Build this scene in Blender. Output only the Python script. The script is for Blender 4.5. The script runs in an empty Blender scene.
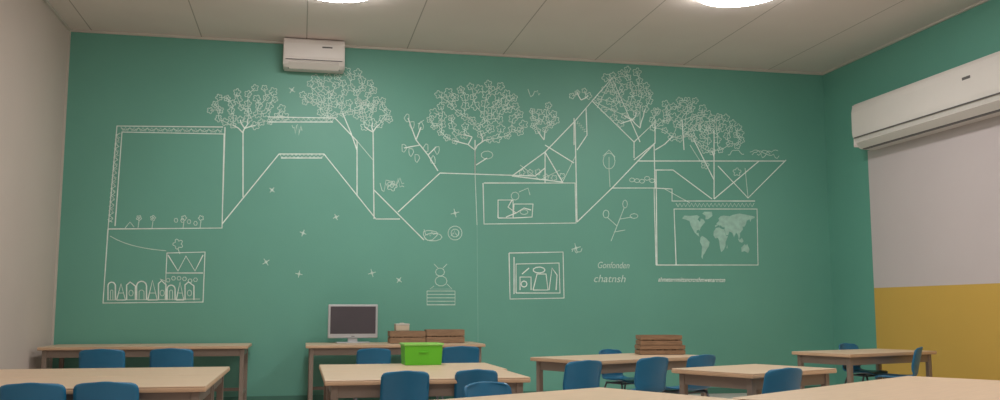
import bpy, bmesh, math, random
from mathutils import Vector, Matrix

sc = bpy.context.scene
try:
    sc.view_settings.view_transform = 'Standard'
except Exception:
    pass

# ------------------------------------------------------------------ dimensions (metres)
XL, XR = -2.93, 7.557      # side walls
YB, YF = 12.27, -2.5       # mural wall / wall behind the viewer
H = 4.665                  # ceiling height
CAM_H = 1.155
TH = 0.70                  # table top height
TW = 0.745                 # height of the tables standing at the wall

# ------------------------------------------------------------------ materials
def lin(c):
    c = c / 255.0
    return c / 12.92 if c <= 0.04045 else ((c + 0.055) / 1.055) ** 2.4
def rgb(r, g, b):
    return (lin(r), lin(g), lin(b), 1.0)

def mat(name, col, rough=0.6, metal=0.0, var=0.0, vscale=3.0, bump=0.0, bscale=200, stretch=(1,1,1), coat=0.0):
    m = bpy.data.materials.new(name); m.use_nodes = True
    nt = m.node_tree; N = nt.nodes; L = nt.links
    b = N['Principled BSDF']
    b.inputs['Base Color'].default_value = col
    b.inputs['Roughness'].default_value = rough
    b.inputs['Metallic'].default_value = metal
    if coat: b.inputs['Coat Weight'].default_value = coat
    if var or bump:
        tc = N.new('ShaderNodeTexCoord')
        mp = N.new('ShaderNodeMapping'); mp.inputs['Scale'].default_value = stretch
        L.new(tc.outputs['Object'], mp.inputs['Vector'])
    if var:
        n = N.new('ShaderNodeTexNoise'); n.inputs['Scale'].default_value = vscale
        n.inputs['Detail'].default_value = 5
        L.new(mp.outputs['Vector'], n.inputs['Vector'])
        r = N.new('ShaderNodeValToRGB')
        r.color_ramp.elements[0].position = 0.3; r.color_ramp.elements[1].position = 0.7
        r.color_ramp.elements[0].color = (col[0]*(1-var), col[1]*(1-var), col[2]*(1-var), 1)
        r.color_ramp.elements[1].color = (min(1,col[0]*(1+var)), min(1,col[1]*(1+var)), min(1,col[2]*(1+var)), 1)
        L.new(n.outputs['Fac'], r.inputs['Fac'])
        L.new(r.outputs['Color'], b.inputs['Base Color'])
    if bump:
        n2 = N.new('ShaderNodeTexNoise'); n2.inputs['Scale'].default_value = bscale
        L.new(mp.outputs['Vector'], n2.inputs['Vector'])
        bp = N.new('ShaderNodeBump'); bp.inputs['Strength'].default_value = bump
        bp.inputs['Distance'].default_value = 0.004
        L.new(n2.outputs['Fac'], bp.inputs['Height'])
        L.new(bp.outputs['Normal'], b.inputs['Normal'])
    return m

M_green = mat('paint_green', rgb(102,165,147), 0.5, var=0.05, vscale=0.7, bump=0.25, bscale=60)
M_cream = mat('paint_cream', rgb(200,186,177), 0.7, var=0.03, vscale=0.8, bump=0.2, bscale=60)
M_yellow = mat('paint_yellow', rgb(208,170,80), 0.6, var=0.03, vscale=1.0)
M_board = mat('panel_white', rgb(206,195,195), 0.5, var=0.02, vscale=1.0)
M_trim = mat('trim_white', rgb(196,190,180), 0.6, var=0.02)
M_base = mat('baseboard_paint', rgb(70,120,104), 0.6, var=0.03)
M_mural = mat('mural_white_paint', rgb(224,238,230), 0.7, var=0.12, vscale=9)
M_mural_thin = mat('mural_thin_paint', rgb(200,223,212), 0.7, var=0.14, vscale=9)
M_mural_fill = mat('mural_wash_paint', rgb(160,202,187), 0.7, var=0.12, vscale=14)
M_faint = mat('wall_seam_paint', rgb(126,182,166), 0.7, var=0.05, vscale=14)
M_wood = mat('desk_laminate', rgb(206,180,152), 0.38, var=0.05, vscale=4, stretch=(1,9,1))
M_edge = mat('desk_edge', rgb(196,164,132), 0.45, var=0.05, vscale=6)
M_leg = mat('desk_frame', rgb(132,118,106), 0.45, 0.1, var=0.04)
M_chair = mat('chair_blue_plastic', rgb(26,105,142), 0.36, var=0.05, vscale=5)
M_chrome = mat('chair_steel', rgb(95,100,105), 0.35, 0.7, var=0.03)
M_ac = mat('ac_plastic', rgb(222,216,210), 0.4, var=0.015)
M_acd = mat('ac_dark', rgb(95,92,90), 0.5, var=0.03)
M_silver = mat('monitor_silver', rgb(190,192,194), 0.35, 0.3, var=0.02)
M_screen = mat('monitor_screen', rgb(78,74,80), 0.2, var=0.05, vscale=2)
M_crate = mat('crate_wood', rgb(142,114,88), 0.7, var=0.22, vscale=9, stretch=(1,6,6))
M_crate_d = mat('crate_inside', rgb(74,54,40), 0.8, var=0.1)
M_grn = mat('bin_green', rgb(95,190,40), 0.4, var=0.03)
M_grn2 = mat('bin_green_lid', rgb(150,215,110), 0.4, var=0.03)
M_card = mat('carton_beige', rgb(205,190,165), 0.6, var=0.05)

def mat_ceiling():
    m = bpy.data.materials.new('ceiling_panels'); m.use_nodes = True
    nt = m.node_tree; N = nt.nodes; L = nt.links; b = N['Principled BSDF']
    b.inputs['Roughness'].default_value = 0.75
    tc = N.new('ShaderNodeTexCoord'); sp = N.new('ShaderNodeSeparateXYZ')
    L.new(tc.outputs['Object'], sp.inputs[0])
    def lines(out, period, off, w):
        a = N.new('ShaderNodeMath'); a.operation='ADD'; a.inputs[1].default_value = off
        L.new(out, a.inputs[0])
        d = N.new('ShaderNodeMath'); d.operation='PINGPONG'; d.inputs[1].default_value = period/2
        L.new(a.outputs[0], d.inputs[0])
        c = N.new('ShaderNodeMath'); c.operation='LESS_THAN'; c.inputs[1].default_value = w
        L.new(d.outputs[0], c.inputs[0])
        return c.outputs[0]
    l1 = lines(sp.outputs['X'], 1.33, 1.33*20, 0.007)
    l2 = lines(sp.outputs['Y'], 5.4, 5.4*20+2.2, 0.005)
    mx = N.new('ShaderNodeMath'); mx.operation='MAXIMUM'
    L.new(l1, mx.inputs[0]); L.new(l2, mx.inputs[1])
    n = N.new('ShaderNodeTexNoise'); n.inputs['Scale'].default_value = 1.2
    L.new(tc.outputs['Object'], n.inputs['Vector'])
    r = N.new('ShaderNodeValToRGB')
    r.color_ramp.elements[0].color = rgb(222,209,202); r.color_ramp.elements[1].color = rgb(232,220,213)
    L.new(n.outputs['Fac'], r.inputs['Fac'])
    mix = N.new('ShaderNodeMix'); mix.data_type='RGBA'
    L.new(mx.outputs[0], mix.inputs['Factor'])
    L.new(r.outputs['Color'], mix.inputs['A']); mix.inputs['B'].default_value = rgb(176,164,154)
    L.new(mix.outputs['Result'], b.inputs['Base Color'])
    return m
M_ceil = mat_ceiling()

def mat_floor():
    m = bpy.data.materials.new('floor_tiles'); m.use_nodes = True
    nt = m.node_tree; N = nt.nodes; L = nt.links; b = N['Principled BSDF']
    b.inputs['Roughness'].default_value = 0.4
    tc = N.new('ShaderNodeTexCoord'); br = N.new('ShaderNodeTexBrick')
    br.offset = 0; br.inputs['Scale'].default_value = 1
    br.inputs['Brick Width'].default_value = 0.5; br.inputs['Row Height'].default_value = 0.5
    br.inputs['Mortar Size'].default_value = 0.006
    br.inputs['Color1'].default_value = rgb(205,196,190); br.inputs['Color2'].default_value = rgb(198,188,182)
    br.inputs['Mortar'].default_value = rgb(150,142,134)
    L.new(tc.outputs['Object'], br.inputs['Vector']); L.new(br.outputs['Color'], b.inputs['Base Color'])
    return m
M_floor = mat_floor()

def mat_lamp(strength):
    m = bpy.data.materials.new('lamp_diffuser'); m.use_nodes = True
    b = m.node_tree.nodes['Principled BSDF']
    b.inputs['Base Color'].default_value = (0.9,0.9,0.88,1)
    b.inputs['Emission Color'].default_value = (1.0,0.975,0.955,1)
    b.inputs['Emission Strength'].default_value = strength
    return m
M_lamp = mat_lamp(30.5)

# ------------------------------------------------------------------ mesh helpers
class MB:
    """collects shaped parts into one mesh with several materials"""
    def __init__(self, name, mats):
        self.name = name; self.bm = bmesh.new(); self.mats = mats
    def _fin(self, before, mi, smooth=False):
        for f in self.bm.faces:
            if f not in before:
                f.material_index = mi; f.smooth = smooth
    def box(self, lo, hi, mi=0, bevel=0.0, seg=2, rot=None):
        before = set(self.bm.faces)
        c = [(lo[i]+hi[i])/2 for i in range(3)]; s = [hi[i]-lo[i] for i in range(3)]
        M = Matrix.Translation(c)
        if rot: M = M @ rot
        M = M @ Matrix.Diagonal((s[0], s[1], s[2], 1))
        r = bmesh.ops.create_cube(self.bm, size=1, matrix=M)
        if bevel:
            es = list({e for v in r['verts'] for e in v.link_edges})
            bmesh.ops.bevel(self.bm, geom=es, offset=bevel, segments=seg, profile=0.5, affect='EDGES')
        self._fin(before, mi)
    def tube(self, p, q, r, mi=0, r2=None, seg=12):
        before = set(self.bm.faces)
        p = Vector(p); q = Vector(q); d = q-p
        M = Matrix.Translation((p+q)/2) @ d.to_track_quat('Z','Y').to_matrix().to_4x4()
        bmesh.ops.create_cone(self.bm, cap_ends=True, segments=seg, radius1=r, radius2=(r2 if r2 is not None else r), depth=d.length, matrix=M)
        self._fin(before, mi, True)
    def path(self, pts, r, mi=0, seg=8):
        """swept tube along points"""
        before = set(self.bm.faces)
        pts = [Vector(p) for p in pts]; rings = []
        for i, p in enumerate(pts):
            t = (pts[min(i+1,len(pts)-1)] - pts[max(i-1,0)]).normalized()
            q = t.to_track_quat('Z','Y')
            rings.append([self.bm.verts.new(p + q @ Vector((r*math.cos(a), r*math.sin(a), 0))) for a in [2*math.pi*k/seg for k in range(seg)]])
        for A, B in zip(rings, rings[1:]):
            off = min(range(seg), key=lambda o: (A[0].co-B[o].co).length)
            for k in range(seg):
                self.bm.faces.new((A[k], A[(k+1)%seg], B[(k+1+off)%seg], B[(k+off)%seg]))
        self.bm.faces.new(rings[0]); self.bm.faces.new(rings[-1])
        self._fin(before, mi, True)
    def profile(self, pts2d, axis_lo, axis_hi, mi=0, axis='x', smooth=False):
        """extrude a closed 2D profile along an axis"""
        before = set(self.bm.faces)
        def P(a, b, t):
            return (t, a, b) if axis == 'x' else (a, t, b)
        A = [self.bm.verts.new(P(a, b, axis_lo)) for a, b in pts2d]
        B = [self.bm.verts.new(P(a, b, axis_hi)) for a, b in pts2d]
        n = len(A)
        for k in range(n):
            self.bm.faces.new((A[k], A[(k+1)%n], B[(k+1)%n], B[k]))
        self.bm.faces.new(A); self.bm.faces.new(B)
        self._fin(before, mi, smooth)
    def done(self, loc=(0,0,0), rotz=0.0):
        bmesh.ops.recalc_face_normals(self.bm, faces=self.bm.faces[:])
        me = bpy.data.meshes.new(self.name); self.bm.to_mesh(me); self.bm.free()
        for m in self.mats: me.materials.append(m)
        o = bpy.data.objects.new(self.name, me); sc.collection.objects.link(o)
        o.location = loc; o.rotation_euler = (0, 0, rotz)
        return o

def inst(src, name, loc, rotz=0.0, scale=(1,1,1)):
    o = bpy.data.objects.new(name, src.data); sc.collection.objects.link(o)
    o.location = loc; o.rotation_euler = (0,0,rotz); o.scale = scale
    return o

# ------------------------------------------------------------------ room shell
def slab(name, lo, hi, m):
    b = MB(name, [m]); b.box(lo, hi); return b.done()
T = 0.15
slab('floor', (XL-T, YF-T, -T), (XR+T, YB+T, 0), M_floor)
slab('ceiling', (XL-T, YF-T, H), (XR+T, YB+T, H+T), M_ceil)
slab('wall_back', (XL-T, YB, 0), (XR+T, YB+T, H), M_green)
slab('wall_left', (XL-T, YF, 0), (XL, YB, H), M_cream)
slab('wall_right', (XR, YF, 0), (XR+T, YB, H), M_green)
slab('wall_front', (XL-T, YF-T, 0), (XR+T, YF, H), M_cream)
slab('wall_panel_white', (XR-0.015, YF+0.02, 1.45), (XR, 11.23, 3.32), M_board)
slab('wall_panel_yellow', (XR-0.015, YF+0.02, 0.0), (XR, 11.23, 1.45), M_yellow)
c = 0.028
slab('trim_1', (XL, YB-c, H-c), (XR, YB, H), M_trim)
slab('trim_2', (XL, YF, H-c), (XL+c, YB-c, H), M_trim)
slab('trim_3', (XR-c, YF, H-c), (XR, YB-c, H), M_trim)
slab('trim_4', (XL, YB-0.022, 0.08), (XL+0.022, YB, H-c), M_trim)
slab('baseboard_back', (XL, YB-0.015, 0), (XR, YB, 0.08), M_base)
slab('baseboard_left', (XL, YF, 0), (XL+0.015, YB-0.03, 0.08), M_trim)

# ------------------------------------------------------------------ ceiling lamps
def lamp(x, y):
    b = MB('ceiling_lamp', [M_trim, M_lamp])
    before = set(b.bm.faces)
    R = 0.485; seg = 64
    def rg(r, z): return [b.bm.verts.new((r*math.cos(2*math.pi*k/seg), r*math.sin(2*math.pi*k/seg), z)) for k in range(seg)]
    rings = [rg(r,z) for r,z in [(R,0.0),(R+0.015,-0.008),(R+0.015,-0.022),(R,-0.026)]]
    for A, B in zip(rings, rings[1:]):
        for k in range(seg):
            b.bm.faces.new((A[k], A[(k+1)%seg], B[(k+1)%seg], B[k]))
    b.bm.faces.new(rings[0]); b._fin(before, 0, True)
    before = set(b.bm.faces)
    last = rings[-1]
    for r, z in [(R-0.004,-0.060),(R-0.02,-0.078),(R-0.06,-0.088),(R-0.25,-0.096)]:
        cur = rg(r,z)
        for k in range(seg):
            b.bm.faces.new((last[k], last[(k+1)%seg], cur[(k+1)%seg], cur[k]))
        last = cur
    b.bm.faces.new(last); b._fin(before, 1, True)
    return b.done((x, y, H))
for off in (0, -4.1, -8.2):  # the nearer rows are out of view, added to light the room
    lamp(0.31, 9.80+off); lamp(4.60, 9.05+off)

# ------------------------------------------------------------------ tables
def table(w, d, cx, cy, rot=0.0, TH=TH):
    b = MB('classroom_table', [M_wood, M_edge, M_leg])
    x, y = w/2, d/2
    b.box((-x,-y,TH-0.008),(x,y,TH), 0, 0.003, 1)
    b.box((-x-0.002,-y-0.002,TH-0.036),(x+0.002,y+0.002,TH-0.0075), 1, 0.008, 2)
    i = 0.05; a = 0.085
    b.box((-x+i,-y+i,TH-0.036-a),(x-i,-y+i+0.022,TH-0.035),2,0.003,1)
    b.box((-x+i, y-i-0.022,TH-0.036-a),(x-i, y-i,TH-0.035),2,0.003,1)
    b.box((-x+i,-y+i,TH-0.036-a),(-x+i+0.022,y-i,TH-0.035),2,0.003,1)
    b.box((x-i-0.022,-y+i,TH-0.036-a),(x-i,y-i,TH-0.035),2,0.003,1)
    L = 0.05
    for sx in (-1,1):
        for sy in (-1,1):
            px, py = sx*(x-i-L/2+0.01), sy*(y-i-L/2+0.01)
            b.box((px-L/2,py-L/2,0.012),(px+L/2,py+L/2,TH-0.036),2,0.006,2)
            b.box((px-L/2-0.004,py-L/2-0.004,0),(px+L/2+0.004,py+L/2+0.004,0.02),2,0.004,1)
        b.box((sx*(x-i-L/2+0.01)-0.012,-y+i,0.16),(sx*(x-i-L/2+0.01)+0.012,y-i,0.20),2,0.003,1)
    b.box((-x+i,y-i-0.03,0.16),(x-i,y-i-0.006,0.20),2,0.003,1)
    return b.done((cx,cy,0), rot)

R = math.radians
table(2.26,0.92,-1.71,11.74,0,TW)
table(2.14,0.92,1.15,11.70,0,TW)
table(2.15,0.99,-1.62,7.45); table(2.15,0.99,-1.62,6.45)
table(1.42,0.90,0.88,7.62);  table(1.38,0.90,0.86,6.71)
table(1.62,0.90,3.13,8.85,R(25))
table(1.04,0.78,3.50,6.83,R(25))
table(1.46,0.78,6.17,9.42,R(19))
table(2.30,1.04,3.47,4.78,R(33))
table(1.56,1.00,1.30,4.56,R(28))

# ------------------------------------------------------------------ chairs
def make_chair():
    b = MB('school_chair', [M_chair, M_chrome])
    bm = b.bm
    prof = [(0.215,0.415),(0.205,0.428),(0.17,0.437),(0.10,0.436),(0.0,0.430),(-0.09,0.430),(-0.14,0.437),
            (-0.172,0.455),(-0.190,0.485),(-0.200,0.53),(-0.210,0.58),(-0.222,0.63),(-0.234,0.68),(-0.240,0.705),(-0.246,0.725),(-0.250,0.74),(-0.253,0.752),(-0.255,0.76)]
    S = [0]
    for p, q in zip(prof, prof[1:]):
        S.append(S[-1] + math.hypot(q[0]-p[0], q[1]-p[1]))
    tot = S[-1]
    NU = 14; rows = []
    for (y, z), s in zip(prof, S):
        hw = 0.185
        hw -= 0.018*math.exp(-((z-0.47)/0.045)**2) if s > 0.3 else 0
        for d, r in ((tot-s, 0.045), (s, 0.05)):
            if d < r:
                hw -= r - math.sqrt(max(0, r*r-(r-d)**2))
        row = []
        k = min(1, max(0, (z-0.45)/0.1)) if s > 0.3 else 0
        for j in range(NU+1):
            u = -1 + 2*j/NU
            row.append(bm.verts.new((u*hw, y + k*0.045*u*u, z + (1-k)*0.018*u*u + k*0.008*(1-u*u)*(max(0,(z-0.7))/0.06))))
        rows.append(row)
    fs = []
    for A, B in zip(rows, rows[1:]):
        for j in range(NU):
            fs.append(bm.faces.new((A[j], A[j+1], B[j+1], B[j])))
    bmesh.ops.recalc_face_normals(bm, faces=fs)
    bmesh.ops.solidify(bm, geom=fs, thickness=0.014)
    for f in bm.faces: f.smooth = True; f.material_index = 0
    for sx in (-1,1):
        b.path([(sx*0.155,0.14,0.425),(sx*0.165,0.165,0.35),(sx*0.185,0.19,0.15),(sx*0.195,0.205,0.006)],0.011,1)
        b.path([(sx*0.155,-0.10,0.422),(sx*0.165,-0.13,0.35),(sx*0.185,-0.19,0.15),(sx*0.195,-0.225,0.006)],0.011,1)
        b.path([(sx*0.155,0.15,0.418),(sx*0.155,0.0,0.416),(sx*0.155,-0.11,0.418)],0.011,1)
        b.tube((sx*0.195,0.205,0),(sx*0.195,0.205,0.03),0.015,1)
        b.tube((sx*0.195,-0.225,0),(sx*0.195,-0.225,0.03),0.015,1)
    b.path([(-0.155,0.13,0.412),(0,0.13,0.412),(0.155,0.13,0.412)],0.010,1)
    b.path([(-0.155,-0.09,0.412),(0,-0.09,0.412),(0.155,-0.09,0.412)],0.010,1)
    b.path([(-0.185,-0.19,0.15),(0,-0.19,0.15),(0.185,-0.19,0.15)],0.009,1)
    return b
# (x, y of back rest, facing angle: 0 = faces the mural wall, scale, width factor)
chairs = [(-1.93,10.02,0,1.0,1.18),(-1.27,10.05,0,1.0,1.15),
          (-1.48,5.78,0,0.97,1.0),(-1.085,5.78,0,0.97,1.0),
          (0.69,6.15,2,0.99,0.88),(1.17,6.20,-3,0.99,0.80),
          (1.04,5.35,180+24,0.97,0.92),
          (0.78,10.02,0,0.98,1.0),(1.72,10.02,0,1.0,1.1),
          (2.28,7.28,22,0.98,1.05),(3.03,7.68,25,0.98,1.08),(3.62,7.98,25,0.98,1.05),(3.25,9.68,180+22,0.96,0.9),
          (3.36,6.03,20,0.98,1.05),
          (6.28,9.98,180+19,1.0,0.9),(6.45,8.80,48,1.0,1.0)]
src = None
for (x, y, a, s, wf) in chairs:
    a = R(a)
    ox, oy = x - math.sin(a)*0.25*s, y + math.cos(a)*0.25*s
    if src is None:
        src = make_chair().done((ox,oy,0), a); src.scale = (s*wf,s,s)
    else:
        inst(src, 'school_chair', (ox,oy,0), a, (s*wf,s,s))

# ------------------------------------------------------------------ air conditioners
def air_con(name, length, hgt, dep, loc, rot, lab):
    # local: wall plane at y=0, body towards -y, centred on x, top z=0
    b = MB(name, [M_ac, M_acd])
    h, d = hgt, dep
    prof = [(0,0),(-d*0.72,0),(-d*0.86,-h*0.03),(-d*0.95,-h*0.10),(-d,-h*0.22),(-d,-h*0.66),(-d*0.97,-h*0.75)]
    prof += [(-d*0.93,-h*0.765),(-d*0.92,-h*0.78),(-d*0.84,-h*0.90),(-d*0.68,-h*0.985),(-d*0.5,-h),(0,-h)]
    b.profile(prof, -length/2, length/2, 0, 'x')
    b.box((-length/2+0.02,-d*0.985,-h*0.77),(length/2-0.02,-d*0.90,-h*0.752),1)
    b.box((-length/2+0.06,-d*0.82-0.05,-h*0.915-0.012),(length/2-0.06,-d*0.82+0.07,-h*0.915+0.004),0,0.004,2,rot=Matrix.Rotation(R(-38),4,'X'))
    b.box((-length/2+0.05,-d*0.66,-h-0.004),(length/2-0.05,-d*0.52,-h+0.02),1)
    for sx in (-1,1):
        b.box((min(sx*length/2,sx*(length/2+0.012)),-d*0.93,-h*0.95),(max(sx*length/2,sx*(length/2+0.012)),0,-h*0.05),0,0.004,1)
    for k in range(5):
        y0 = -d*0.15 - k*d*0.11
        b.box((-length/2+0.06,y0-0.006,-0.004),(length/2-0.06,y0+0.006,0.002),1)
    b.box((lab,-d-0.003,-h*0.34),(lab+0.13,-d+0.002,-h*0.29),1)
    return b.done(loc, rot)
air_con('air_conditioner', 0.76, 0.385, 0.30, (0.10, YB-0.003, 4.66), 0, 0.10)
air_con('air_conditioner', 3.6, 0.63, 0.34, (XR-0.003, 9.27, 3.93), R(-90), 0.36)

# ------------------------------------------------------------------ desk objects
def monitor(x, y, rot):
    b = MB('computer_monitor', [M_silver, M_screen, M_acd])
    w, h, z0 = 0.62, 0.42, 0.06
    b.box((-w/2,-0.018,z0),(w/2,0.018,z0+h),0,0.012,3)
    b.box((-w/2+0.028,-0.0215,z0+0.055),(w/2-0.028,-0.015,z0+h-0.026),1,0.002,1)
    b.box((-0.2,0.015,z0+0.04),(0.2,0.045,z0+h-0.05),0,0.012,2)
    b.box((-0.06,0.0,0.008),(0.06,0.030,z0+0.06),0,0.006,2)
    b.box((-0.21,-0.10,0),(0.21,0.10,0.014),0,0.006,2)
    b.box((-0.02,-0.0205,z0+0.02),(0.02,-0.016,z0+0.028),2)
    return b.done((x,y,TW+0.001), rot)
monitor(0.655,11.90,R(3))

def crate(name, w, d, h, x, y, z, rot, n=2):
    b = MB(name, [M_crate, M_crate_d])
    t = 0.014
    gap = 0.010; sh = (h-0.004-gap*(n-1))/n
    for k in range(n):
        z0 = 0.004 + k*(sh+gap)
        b.box((-w/2,-d/2,z0),(w/2,-d/2+t,z0+sh),0)
        b.box((-w/2, d/2-t,z0),(w/2,d/2,z0+sh),0)
        b.box((-w/2,-d/2+t,z0),(-w/2+t,d/2-t,z0+sh),0)
        b.box((w/2-t,-d/2+t,z0),(w/2,d/2-t,z0+sh),0)
    for sx in (-1,1):
        for sy in (-1,1):
            cx, cy = sx*(w/2-t-0.012), sy*(d/2-t-0.012)
            b.box((cx-0.012,cy-0.012,0),(cx+0.012,cy+0.012,h-0.002),0)
    b.box((-w/2+t,-d/2+t,0.0),(w/2-t,d/2-t,0.012),1)
    rnd = random.Random(int(w*1000+x*100))
    xx = -w/2+0.035
    while xx < w/2-0.06:
        ww = rnd.uniform(0.02,0.045)
        b.box((xx,-d/2+0.03,0.012),(xx+ww-0.003,d/2-0.03,h*rnd.uniform(0.72,0.97)),rnd.choice((0,1)),0.002,1)
        xx += ww
    return b.done((x,y,z+0.001), rot)
crate('wooden_crate',0.44,0.26,0.15,1.31,11.72,TW,R(2))
crate('wooden_crate',0.48,0.26,0.165,1.79,11.74,TW,R(-2))
crate('wooden_crate',0.47,0.26,0.095,3.66,9.20,TH,R(-8))
crate('wooden_crate',0.43,0.25,0.10,3.65,9.20,TH+0.096,R(-8))

def carton(x,y,z):
    b = MB('small_carton',[M_card,M_trim])
    b.box((-0.085,-0.06,0),(0.085,0.06,0.085),0,0.006,2)
    b.box((-0.088,-0.063,0.068),(0.088,0.063,0.09),1,0.005,2)
    b.box((-0.03,-0.012,0.09),(0.03,0.012,0.1),1,0.004,1)
    return b.done((x,y,z),R(5))
carton(1.25,11.72,TW+0.152)

def bin_(x,y,z,rot):
    b = MB('green_storage_bin',[M_grn,M_grn2])
    bm = b.bm; w,d,h = 0.32,0.22,0.175
    def ring(sw,sd,z): return [bm.verts.new((sx*sw/2,sy*sd/2,z)) for sx,sy in ((-1,-1),(1,-1),(1,1),(-1,1))]
    rs = [ring(w*0.95,d*0.9,0),ring(w,d,h),ring(w-0.02,d-0.02,h),ring(w*0.95-0.02,d*0.9-0.02,0.01)]
    bm.faces.new(rs[0][::-1])
    for A,B in zip(rs,rs[1:]):
        for k in range(4): bm.faces.new((A[k],A[(k+1)%4],B[(k+1)%4],B[k]))
    bm.faces.new(rs[-1])
    b.box((-w/2-0.008,-d/2-0.010,h-0.014),(w/2+0.008,-d/2+0.004,h+0.004),1,0.003,1)
    b.box((-w/2-0.008,d/2-0.004,h-0.014),(w/2+0.008,d/2+0.010,h+0.004),1,0.003,1)
    b.box((-w/2-0.008,-d/2,h-0.014),(-w/2+0.004,d/2,h+0.004),1,0.003,1)
    b.box((w/2-0.004,-d/2,h-0.014),(w/2+0.008,d/2,h+0.004),1,0.003,1)
    b.box((-0.04,-d/2-0.008,0.10),(0.04,-d/2+0.006,0.112),0,0.003,1)
    return b.done((x,y,z+0.001),rot)
bin_(1.01,7.90,TH,R(3))

# ------------------------------------------------------------------ mural on the back wall
# The drawing was traced on the photo; this plane homography rectifies the tracing into wall metres.
F = 930.0
def W(u, v):
    a = (u-500)/F; b = (200-v)/F
    den = .9712-.2089*a-.1149*b
    return (YB*(.2075+.9779*a-.02455*b)/den, YB*(.1175+.9931*b)/den + CAM_H)

thick, thin, faint = [], [], []
def S(*pts, t=0): (thick,thin,faint)[t].append([tuple(p) for p in pts])
rnd = random.Random(7)
def zig(x0,y0,x1,y1,n,amp):
    pts=[]
    dx,dy=(x1-x0),(y1-y0); l=math.hypot(dx,dy); nx,ny=-dy/l,dx/l
    for k in range(n+1):
        s = amp if k%2 else -amp
        pts.append((x0+dx*k/n+nx*s, y0+dy*k/n+ny*s))
    S(*pts,t=1)
def loop(cx,cy,rx,ry,n=10,t=1,wob=0.0,a0=0,a1=2*math.pi):
    pts=[]
    for k in range(n+1):
        a=a0+(a1-a0)*k/n; r=1+wob*math.sin(3*a+cx)
        pts.append((cx+rx*r*math.cos(a), cy+ry*r*math.sin(a)))
    S(*pts,t=t)
def leafc(cx,cy,r):
    n = 5; pts=[]; ph=rnd.uniform(0,3)
    for k in range(25):
        a=2*math.pi*k/24; rr=r*(0.55+0.5*abs(math.sin(n*a/2+ph)))
        pts.append((cx+rr*math.cos(a),cy+rr*math.sin(a)))
    S(*pts,t=1)
    if rnd.random()<0.25: loop(cx,cy,r*0.3,r*0.3,6)
def tree(bx,by,cx,cy,rx,ry,n,r=4.2):
    """crown: leaves scattered in an ellipse, joined to the trunk by a branching tree"""
    ends=[]; tries=0
    while len(ends)<n and tries<5000:
        tries+=1
        a=rnd.uniform(0,2*math.pi); q=math.sqrt(rnd.uniform(0.02,1))
        p=(cx+rx*q*math.cos(a)*(1+0.1*math.sin(5*a)), cy+ry*q*math.sin(a)*(1+0.12*math.sin(4*a)))
        if p[1]>by-4: continue
        if all(math.hypot(p[0]-e[0],p[1]-e[1])>r*1.85 for e in ends): ends.append(p)
    ends.sort(key=lambda p: math.hypot(p[0]-bx,p[1]-by))
    nodes=[(bx,by)]
    root=(bx,by)
    D=lambda p,q: math.hypot(p[0]-q[0],p[1]-q[1])
    for e in ends:
        best=min(nodes,key=lambda q: D(q,e)+0.35*D(q,root))
        m=((best[0]+e[0])/2+rnd.uniform(-1.5,1.5),(best[1]+e[1])/2+rnd.uniform(-1,1))
        S(best,m,e,t=0 if D(best,root)<ry*0.5 else 1)
        nodes.append(e)
        if D(e,root)>ry*0.5: leafc(e[0],e[1],r*rnd.uniform(0.8,1.15))
def star(cx,cy,r=4):
    a0=rnd.uniform(0,1.5)
    for k in range(2):
        a=a0+k*math.pi/2
        S((cx-r*math.cos(a),cy-r*math.sin(a)),(cx+r*math.cos(a),cy+r*math.sin(a)),t=1)
    loop(cx,cy,1.2,1.2,6)
def scrib(cx,cy,w,h,n=9):
    pts=[(cx-w/2+w*k/n, cy+rnd.uniform(-h/2,h/2)) for k in range(n+1)]
    S(*pts,t=1)

# --- left frame with ornamental band
S((223,127),(117,126),(108,229),(222,228),(224,134),(122,132),(115,226))
S((108,229),(222,228),(225,127))
zig(121,129,222,131,46,2.0); zig(118,133,110,222,40,2.4)
zig(121,129,222,131,23,1.2); zig(118,133,111,222,27,1.6)
for x in (138,152,183,200):
    S((x,228),(x+1,221),t=1); leafc(x+1,218,2.6)
S((125,228),(130,222),(134,227),t=1); leafc(178,244,5); S((178,249),(180,254),t=1)
for k in range(4): loop(176+k*6.5,222+rnd.uniform(-2,2),1.8,2.2,6)
# --- lower left shelf / town
S((108,229),(103,303),(203,302),(205,252),(167,253),(166,273),(203,273))
S((166,273),(165,300),t=1)
S((168,255),(178,271),(186,256),(195,271),(203,255)); 
S(*[(110+ k*7, 236+ 17*(1-math.exp(-k/4.0))) for k in range(9)],t=1)
def arch(x0,x1,y0,y1,t=0):
    pts=[(x0,y1)]+[((x0+x1)/2-(x1-x0)/2*math.cos(math.pi*k/8),y0+(x1-x0)/2-(x1-x0)/2*math.sin(math.pi*k/8)) for k in range(9)]+[(x1,y1)]
    S(*pts,t=t)
x=108
for k in range(9):
    w=rnd.uniform(7,10); dh=rnd.uniform(-3,2)
    if k%3==0: arch(x,x+w,284+dh,300); arch(x+2.5,x+w-2.5,290,300,1)
    elif k%3==1: S((x,300),(x+w/2,282+dh),(x+w,300),(x,300)); S((x+2,293),(x+w-2,293),t=1)
    else: S((x,300),(x,286+dh),(x+w*.4,283+dh),(x+w,287+dh),(x+w,300)); loop(x+w/2,293,2.2,3,8)
    x+=w+1.2
S((107,300),(200,299),t=1); S((160,279),(168,282),t=1)
for k in range(6): loop(168+k*5.5,280+rnd.uniform(-2,2),2,2,6)
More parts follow.
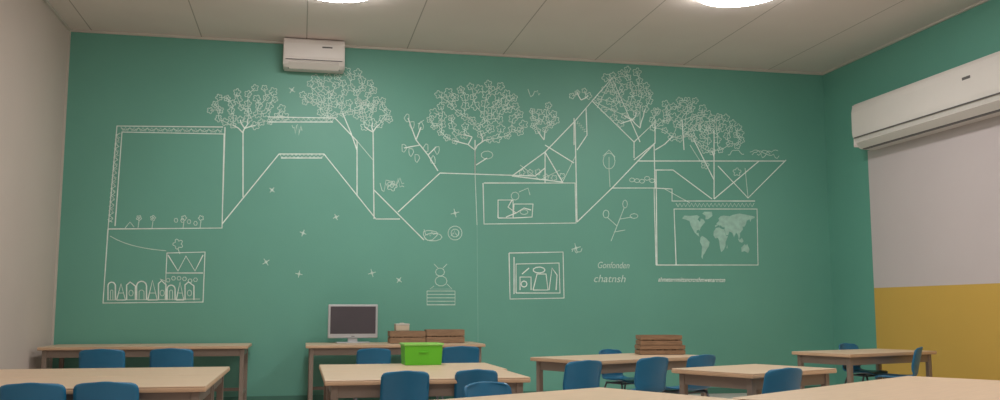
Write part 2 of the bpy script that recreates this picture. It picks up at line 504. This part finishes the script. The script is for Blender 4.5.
# --- roofs and stepped skyline
S((222,224),(279,154),(324,154),(376,219),(400,219))
S((281,158),(322,158)); zig(280,156,324,156,22,1.6)
S((268,117),(335,118),(357,141),(357,196)); S((268,122),(333,122)); zig(268,119.5,334,120,26,1.6)
S((243,131),(243,197)); S((357,141),(373,160),t=1); S((373,130),(374,219))
S((374,190),(424,240)); S((398,212),(440,173),(535,176),(545,168))
S((475,148),(475,173)); S((475,173),(477,225),t=1); S((477,225),(478,342),t=2)
# --- reading frame
S((484,183),(575,183),(576,223),(484,224),(483,183))
S((498,218),(498,200),(513,200),(513,218),(498,218)); S((513,218),(514,204),(533,204),(532,217),(513,218))
loop(515,196,4,4,9); S((512,200),(508,207),(516,213),(524,208),(531,210),t=0); S((516,213),(506,217),t=0); loop(524,212,4,2.5,8)
S((519,192),(528,188),(530,195),t=1)
# --- gabled house
S((512,176),(545,152),(575,121),(592,101),(634,142),(634,158)); S((575,121),(577,222)); S((545,152),(563,183)); S((545,152),(545,183))
S((545,145),(574,163)); S((520,165),(540,180),(560,170),t=1); S((512,176),(562,182)); S((562,183),(576,155),t=1)
S((574,118),(574,145)); S((586,108),(587,135),(577,150)); 
zig(577,122,586,132,10,1.5); 
for k in range(6): leafc(522+k*8,174+rnd.uniform(-4,4),3)
S((577,222),(612,188),(654,188),(656,265))
S((612,188),(655,143)); S((634,142),(655,122),(655,143),(634,160)) 
S((592,101),(612,78),(640,142)); S((612,78),(597,108),t=1); S((592,101),(635,120),t=1)
# --- right terraces
S((637,161),(785,161)); S((654,143),(655,188)); S((655,170),(673,170),(712,199))
S((700,161),(690,145),t=1); S((714,130),(714,199)); S((714,199),(759,161)); S((718,166),(748,198),(786,160)); S((745,168),(748,198),t=1)
S((663,188),(690,203),t=1)
S((656,265),(758,265),(757,209),(674,209),(676,262),(676,265)); S((654,188),(672,189),(672,201),(755,201))
zig(676,205,754,205,40,1.8); S((656,170),(657,265))
# --- lower panels
S((509,253),(563,252),(564,298),(510,299),(509,253)); S((514,257),(514,294)); S((516,293),(516,264),(559,263),(560,293),(516,293))
S((520,290),(520,277),(531,277),(531,290)); S((533,290),(537,274),(546,274),(548,290),(533,290)); loop(539,270,6,3,9,t=0); S((549,290),(552,268),(557,275),(556,290)); S((522,274),(529,268),t=0); loop(524,284,3,3,8,t=0)
# figure sitting on a pile of books
loop(440,272,4.5,4,10); loop(441,281,6,5,10); S((434,286),(430,289),(452,289),(447,284),t=1)
for k in range(5): S((427,291+k*3.4),(455,291+k*3.4),t=1)
S((427,291),(427,305),(455,305),(455,291),t=1); S((438,268),(434,264),t=1); S((443,268),(447,264),t=1)
loop(430,235,7,5,10,wob=.15); loop(433,237,9,4,10); scrib(431,233,14,8); loop(455,233,7,7,14); loop(455,233,4,4,10); scrib(455,233,8,6)
# leaning twig doodle
S((611,241),(617,226),(624,208),t=1); S((617,226),(607,217),t=1); S((620,219),(632,217),t=1); S((614,232),(625,230),t=1)
loop(606,214,3,4,8); loop(634,216,4,2.4,8); loop(625,204,2.4,4,8)
# plant with bulb
S((610,187),(609,170),t=1); loop(609,161,6,8,12); S((609,170),(609,157),t=1); S((603,156),(609,150),(615,157),t=1)
# sprig left of the big tree
S((438,171),(428,155),(416,140),(408,118)); S((428,155),(436,147)); S((420,145),(404,148)); S((416,140),(421,127)); 
for p in ((407,118),(412,125),(437,150),(404,148),(421,126),(411,152),(433,160),(417,158),(426,148)): loop(p[0],p[1],2.4,4,8,wob=.2)
S((424,120),(418,124),t=1)
# small doodles
for p in ((266,262),(272,190),(299,274),(336,217),(303,233),(372,273),(399,280),(455,213),(576,248),(292,90)): star(p[0],p[1],rnd.uniform(3.2,5.2))
scrib(392,185,24,14,12); scrib(395,183,18,10,9); scrib(765,153,26,6,12); scrib(768,156,22,5,12); leafc(392,186,5)
scrib(297,130,10,12); scrib(534,93,12,8); scrib(577,250,10,6); scrib(760,152,20,4); scrib(736,152,16,6)
for k in range(5): loop(632+k*5,180+rnd.uniform(-2,2),2.6,2,7)
# --- trees
tree(243,133,248,108,37,20,46,3.8); tree(357,150,340,94,37,22,56,3.8); tree(373,132,372,113,17,15,16,3.6)
tree(475,150,476,115,47,31,90,4.1); S((475,173),(475,140)); loop(487,155,6,4,9); S((476,165),(487,158))
tree(544,140,543,118,13,13,13,3.5); tree(581,100,580,95,8,6,4,3.2)
tree(640,128,625,97,26,28,36,3.7); tree(655,150,682,120,30,21,46,3.8); tree(714,162,716,134,27,18,32,3.7)
S((655,143),(655,120)); S((640,128),(640,105),t=1); S((684,150),(682,120)); S((694,140),(714,180))
for p in ((655,112),(667,118),(688,110),(740,133),(737,172),(705,165)): leafc(p[0],p[1],4)

mural = bpy.data.objects.new('wall_mural', None); sc.collection.objects.link(mural)
mural.location = (0, YB-0.002, 0)
def curveobj(name, strokes, r, m):
    cu = bpy.data.curves.new(name,'CURVE'); cu.dimensions='3D'
    cu.bevel_depth = r; cu.bevel_resolution = 1; cu.use_fill_caps = True
    for st in strokes:
        sp = cu.splines.new('POLY'); sp.points.add(len(st)-1)
        for k,(u,v) in enumerate(st):
            X,Z = W(u,v); sp.points[k].co = (X,0,Z,1)
    cu.materials.append(m)
    o = bpy.data.objects.new(name,cu); sc.collection.objects.link(o)
    o.scale = (1,0.15,1); o.parent = mural
    return o
curveobj('line_work', thick, 0.0086, M_mural)
curveobj('fine_line_work', thin, 0.0053, M_mural_thin)
curveobj('wall_seam_line', faint, 0.006, M_faint)  # seam of the wall, drawn as a faint line beside the mural strokes

# world map continents (flat painted shapes, lon/lat outlines)
conts = {
 'na': [(-165,62),(-155,71),(-125,70),(-95,72),(-82,68),(-92,60),(-80,52),(-77,62),(-65,60),(-56,52),(-66,45),(-75,38),(-81,30),(-80,25),(-84,30),(-96,28),(-97,20),(-88,21),(-84,10),(-95,15),(-106,22),(-115,32),(-124,42),(-130,55),(-150,60)],
 'gr': [(-55,60),(-43,60),(-22,70),(-25,82),(-60,82),(-70,77),(-54,70)],
 'sa': [(-78,8),(-70,12),(-52,5),(-35,-6),(-39,-18),(-48,-26),(-58,-38),(-66,-45),(-68,-55),(-74,-50),(-72,-30),(-71,-18),(-81,-5)],
 'af': [(-6,35),(10,37),(22,32),(33,31),(43,12),(51,11),(40,-5),(40,-16),(33,-27),(20,-35),(15,-25),(9,0),(4,6),(-8,5),(-17,14),(-16,24)],
 'eu': [(-9,37),(-9,43),(-1,44),(-3,48),(7,54),(10,58),(6,62),(16,69),(30,71),(60,69),(75,73),(105,77),(140,73),(178,68),(178,64),(162,60),(157,52),(153,60),(140,56),(135,45),(128,38),(121,39),(121,30),(108,20),(108,11),(103,2),(98,15),(90,22),(80,8),(72,21),(58,25),(52,14),(43,14),(35,30),(36,37),(27,37),(23,38),(18,41),(12,44),(15,38),(8,44)],
 'au': [(114,-22),(130,-12),(137,-16),(142,-11),(153,-27),(147,-38),(130,-32),(116,-35)],
 'id': [(98,4),(105,-5),(118,-8),(125,-3),(117,6),(108,1)],
 'mg': [(44,-24),(49,-13),(49,-24)]}
cu = bpy.data.curves.new('map_continents','CURVE'); cu.dimensions='2D'; cu.fill_mode='BOTH'; cu.extrude=0.0006
for ct in conts.values():
    sp = cu.splines.new('POLY'); sp.points.add(len(ct)-1); sp.use_cyclic_u = True
    for k,(lon,lat) in enumerate(ct):
        X,Z=W(717+lon*0.212, 240-lat*0.345); sp.points[k].co=(X,Z,0,1)
cu.materials.append(M_mural_fill)
o = bpy.data.objects.new('map_continents',cu); sc.collection.objects.link(o); o.parent = mural
o.rotation_euler=(R(90),0,0); o.location=(0,-0.001,0)

def text(body,u,v,size,name,sx=1.0,off=0.0,m=None):
    X,Z=W(u,v)
    cu=bpy.data.curves.new(name,'FONT'); cu.body=body; cu.size=size; cu.shear=0.25; cu.extrude=0.0008; cu.offset=off
    cu.materials.append(m or M_mural_thin)
    o=bpy.data.objects.new(name,cu); sc.collection.objects.link(o); o.parent=mural
    o.location=(X,-0.001,Z); o.rotation_euler=(R(90),0,0); o.scale=(sx,1,1)
text('Gonfonden',597,268,0.125,'lettering_1',0.82)
text('chatnsh',593,282,0.145,'lettering_2',1.05)
text('ahmeternmittsncrcnthmwenarmtsn',658,281.5,0.088,'lettering_3',0.80,0.0012,M_mural)

# ------------------------------------------------------------------ world + camera
w = bpy.data.worlds.new('world'); sc.world = w; w.use_nodes = True
w.node_tree.nodes['Background'].inputs[0].default_value = (0.5,0.55,0.6,1)
w.node_tree.nodes['Background'].inputs[1].default_value = 0.3

psi, th = R(12.06), R(6.75)
fw = Vector((math.sin(psi)*math.cos(th), math.cos(psi)*math.cos(th), math.sin(th)))
rt = Vector((math.cos(psi), -math.sin(psi), 0)); up = rt.cross(fw)
cam = bpy.data.cameras.new('camera'); co = bpy.data.objects.new('camera', cam); sc.collection.objects.link(co)
M = Matrix((rt, up, -fw)).transposed().to_4x4(); M.translation = (0,0,CAM_H)
co.matrix_world = M
cam.sensor_width = 36; cam.lens = 0.93*36; cam.clip_end = 100
sc.camera = co
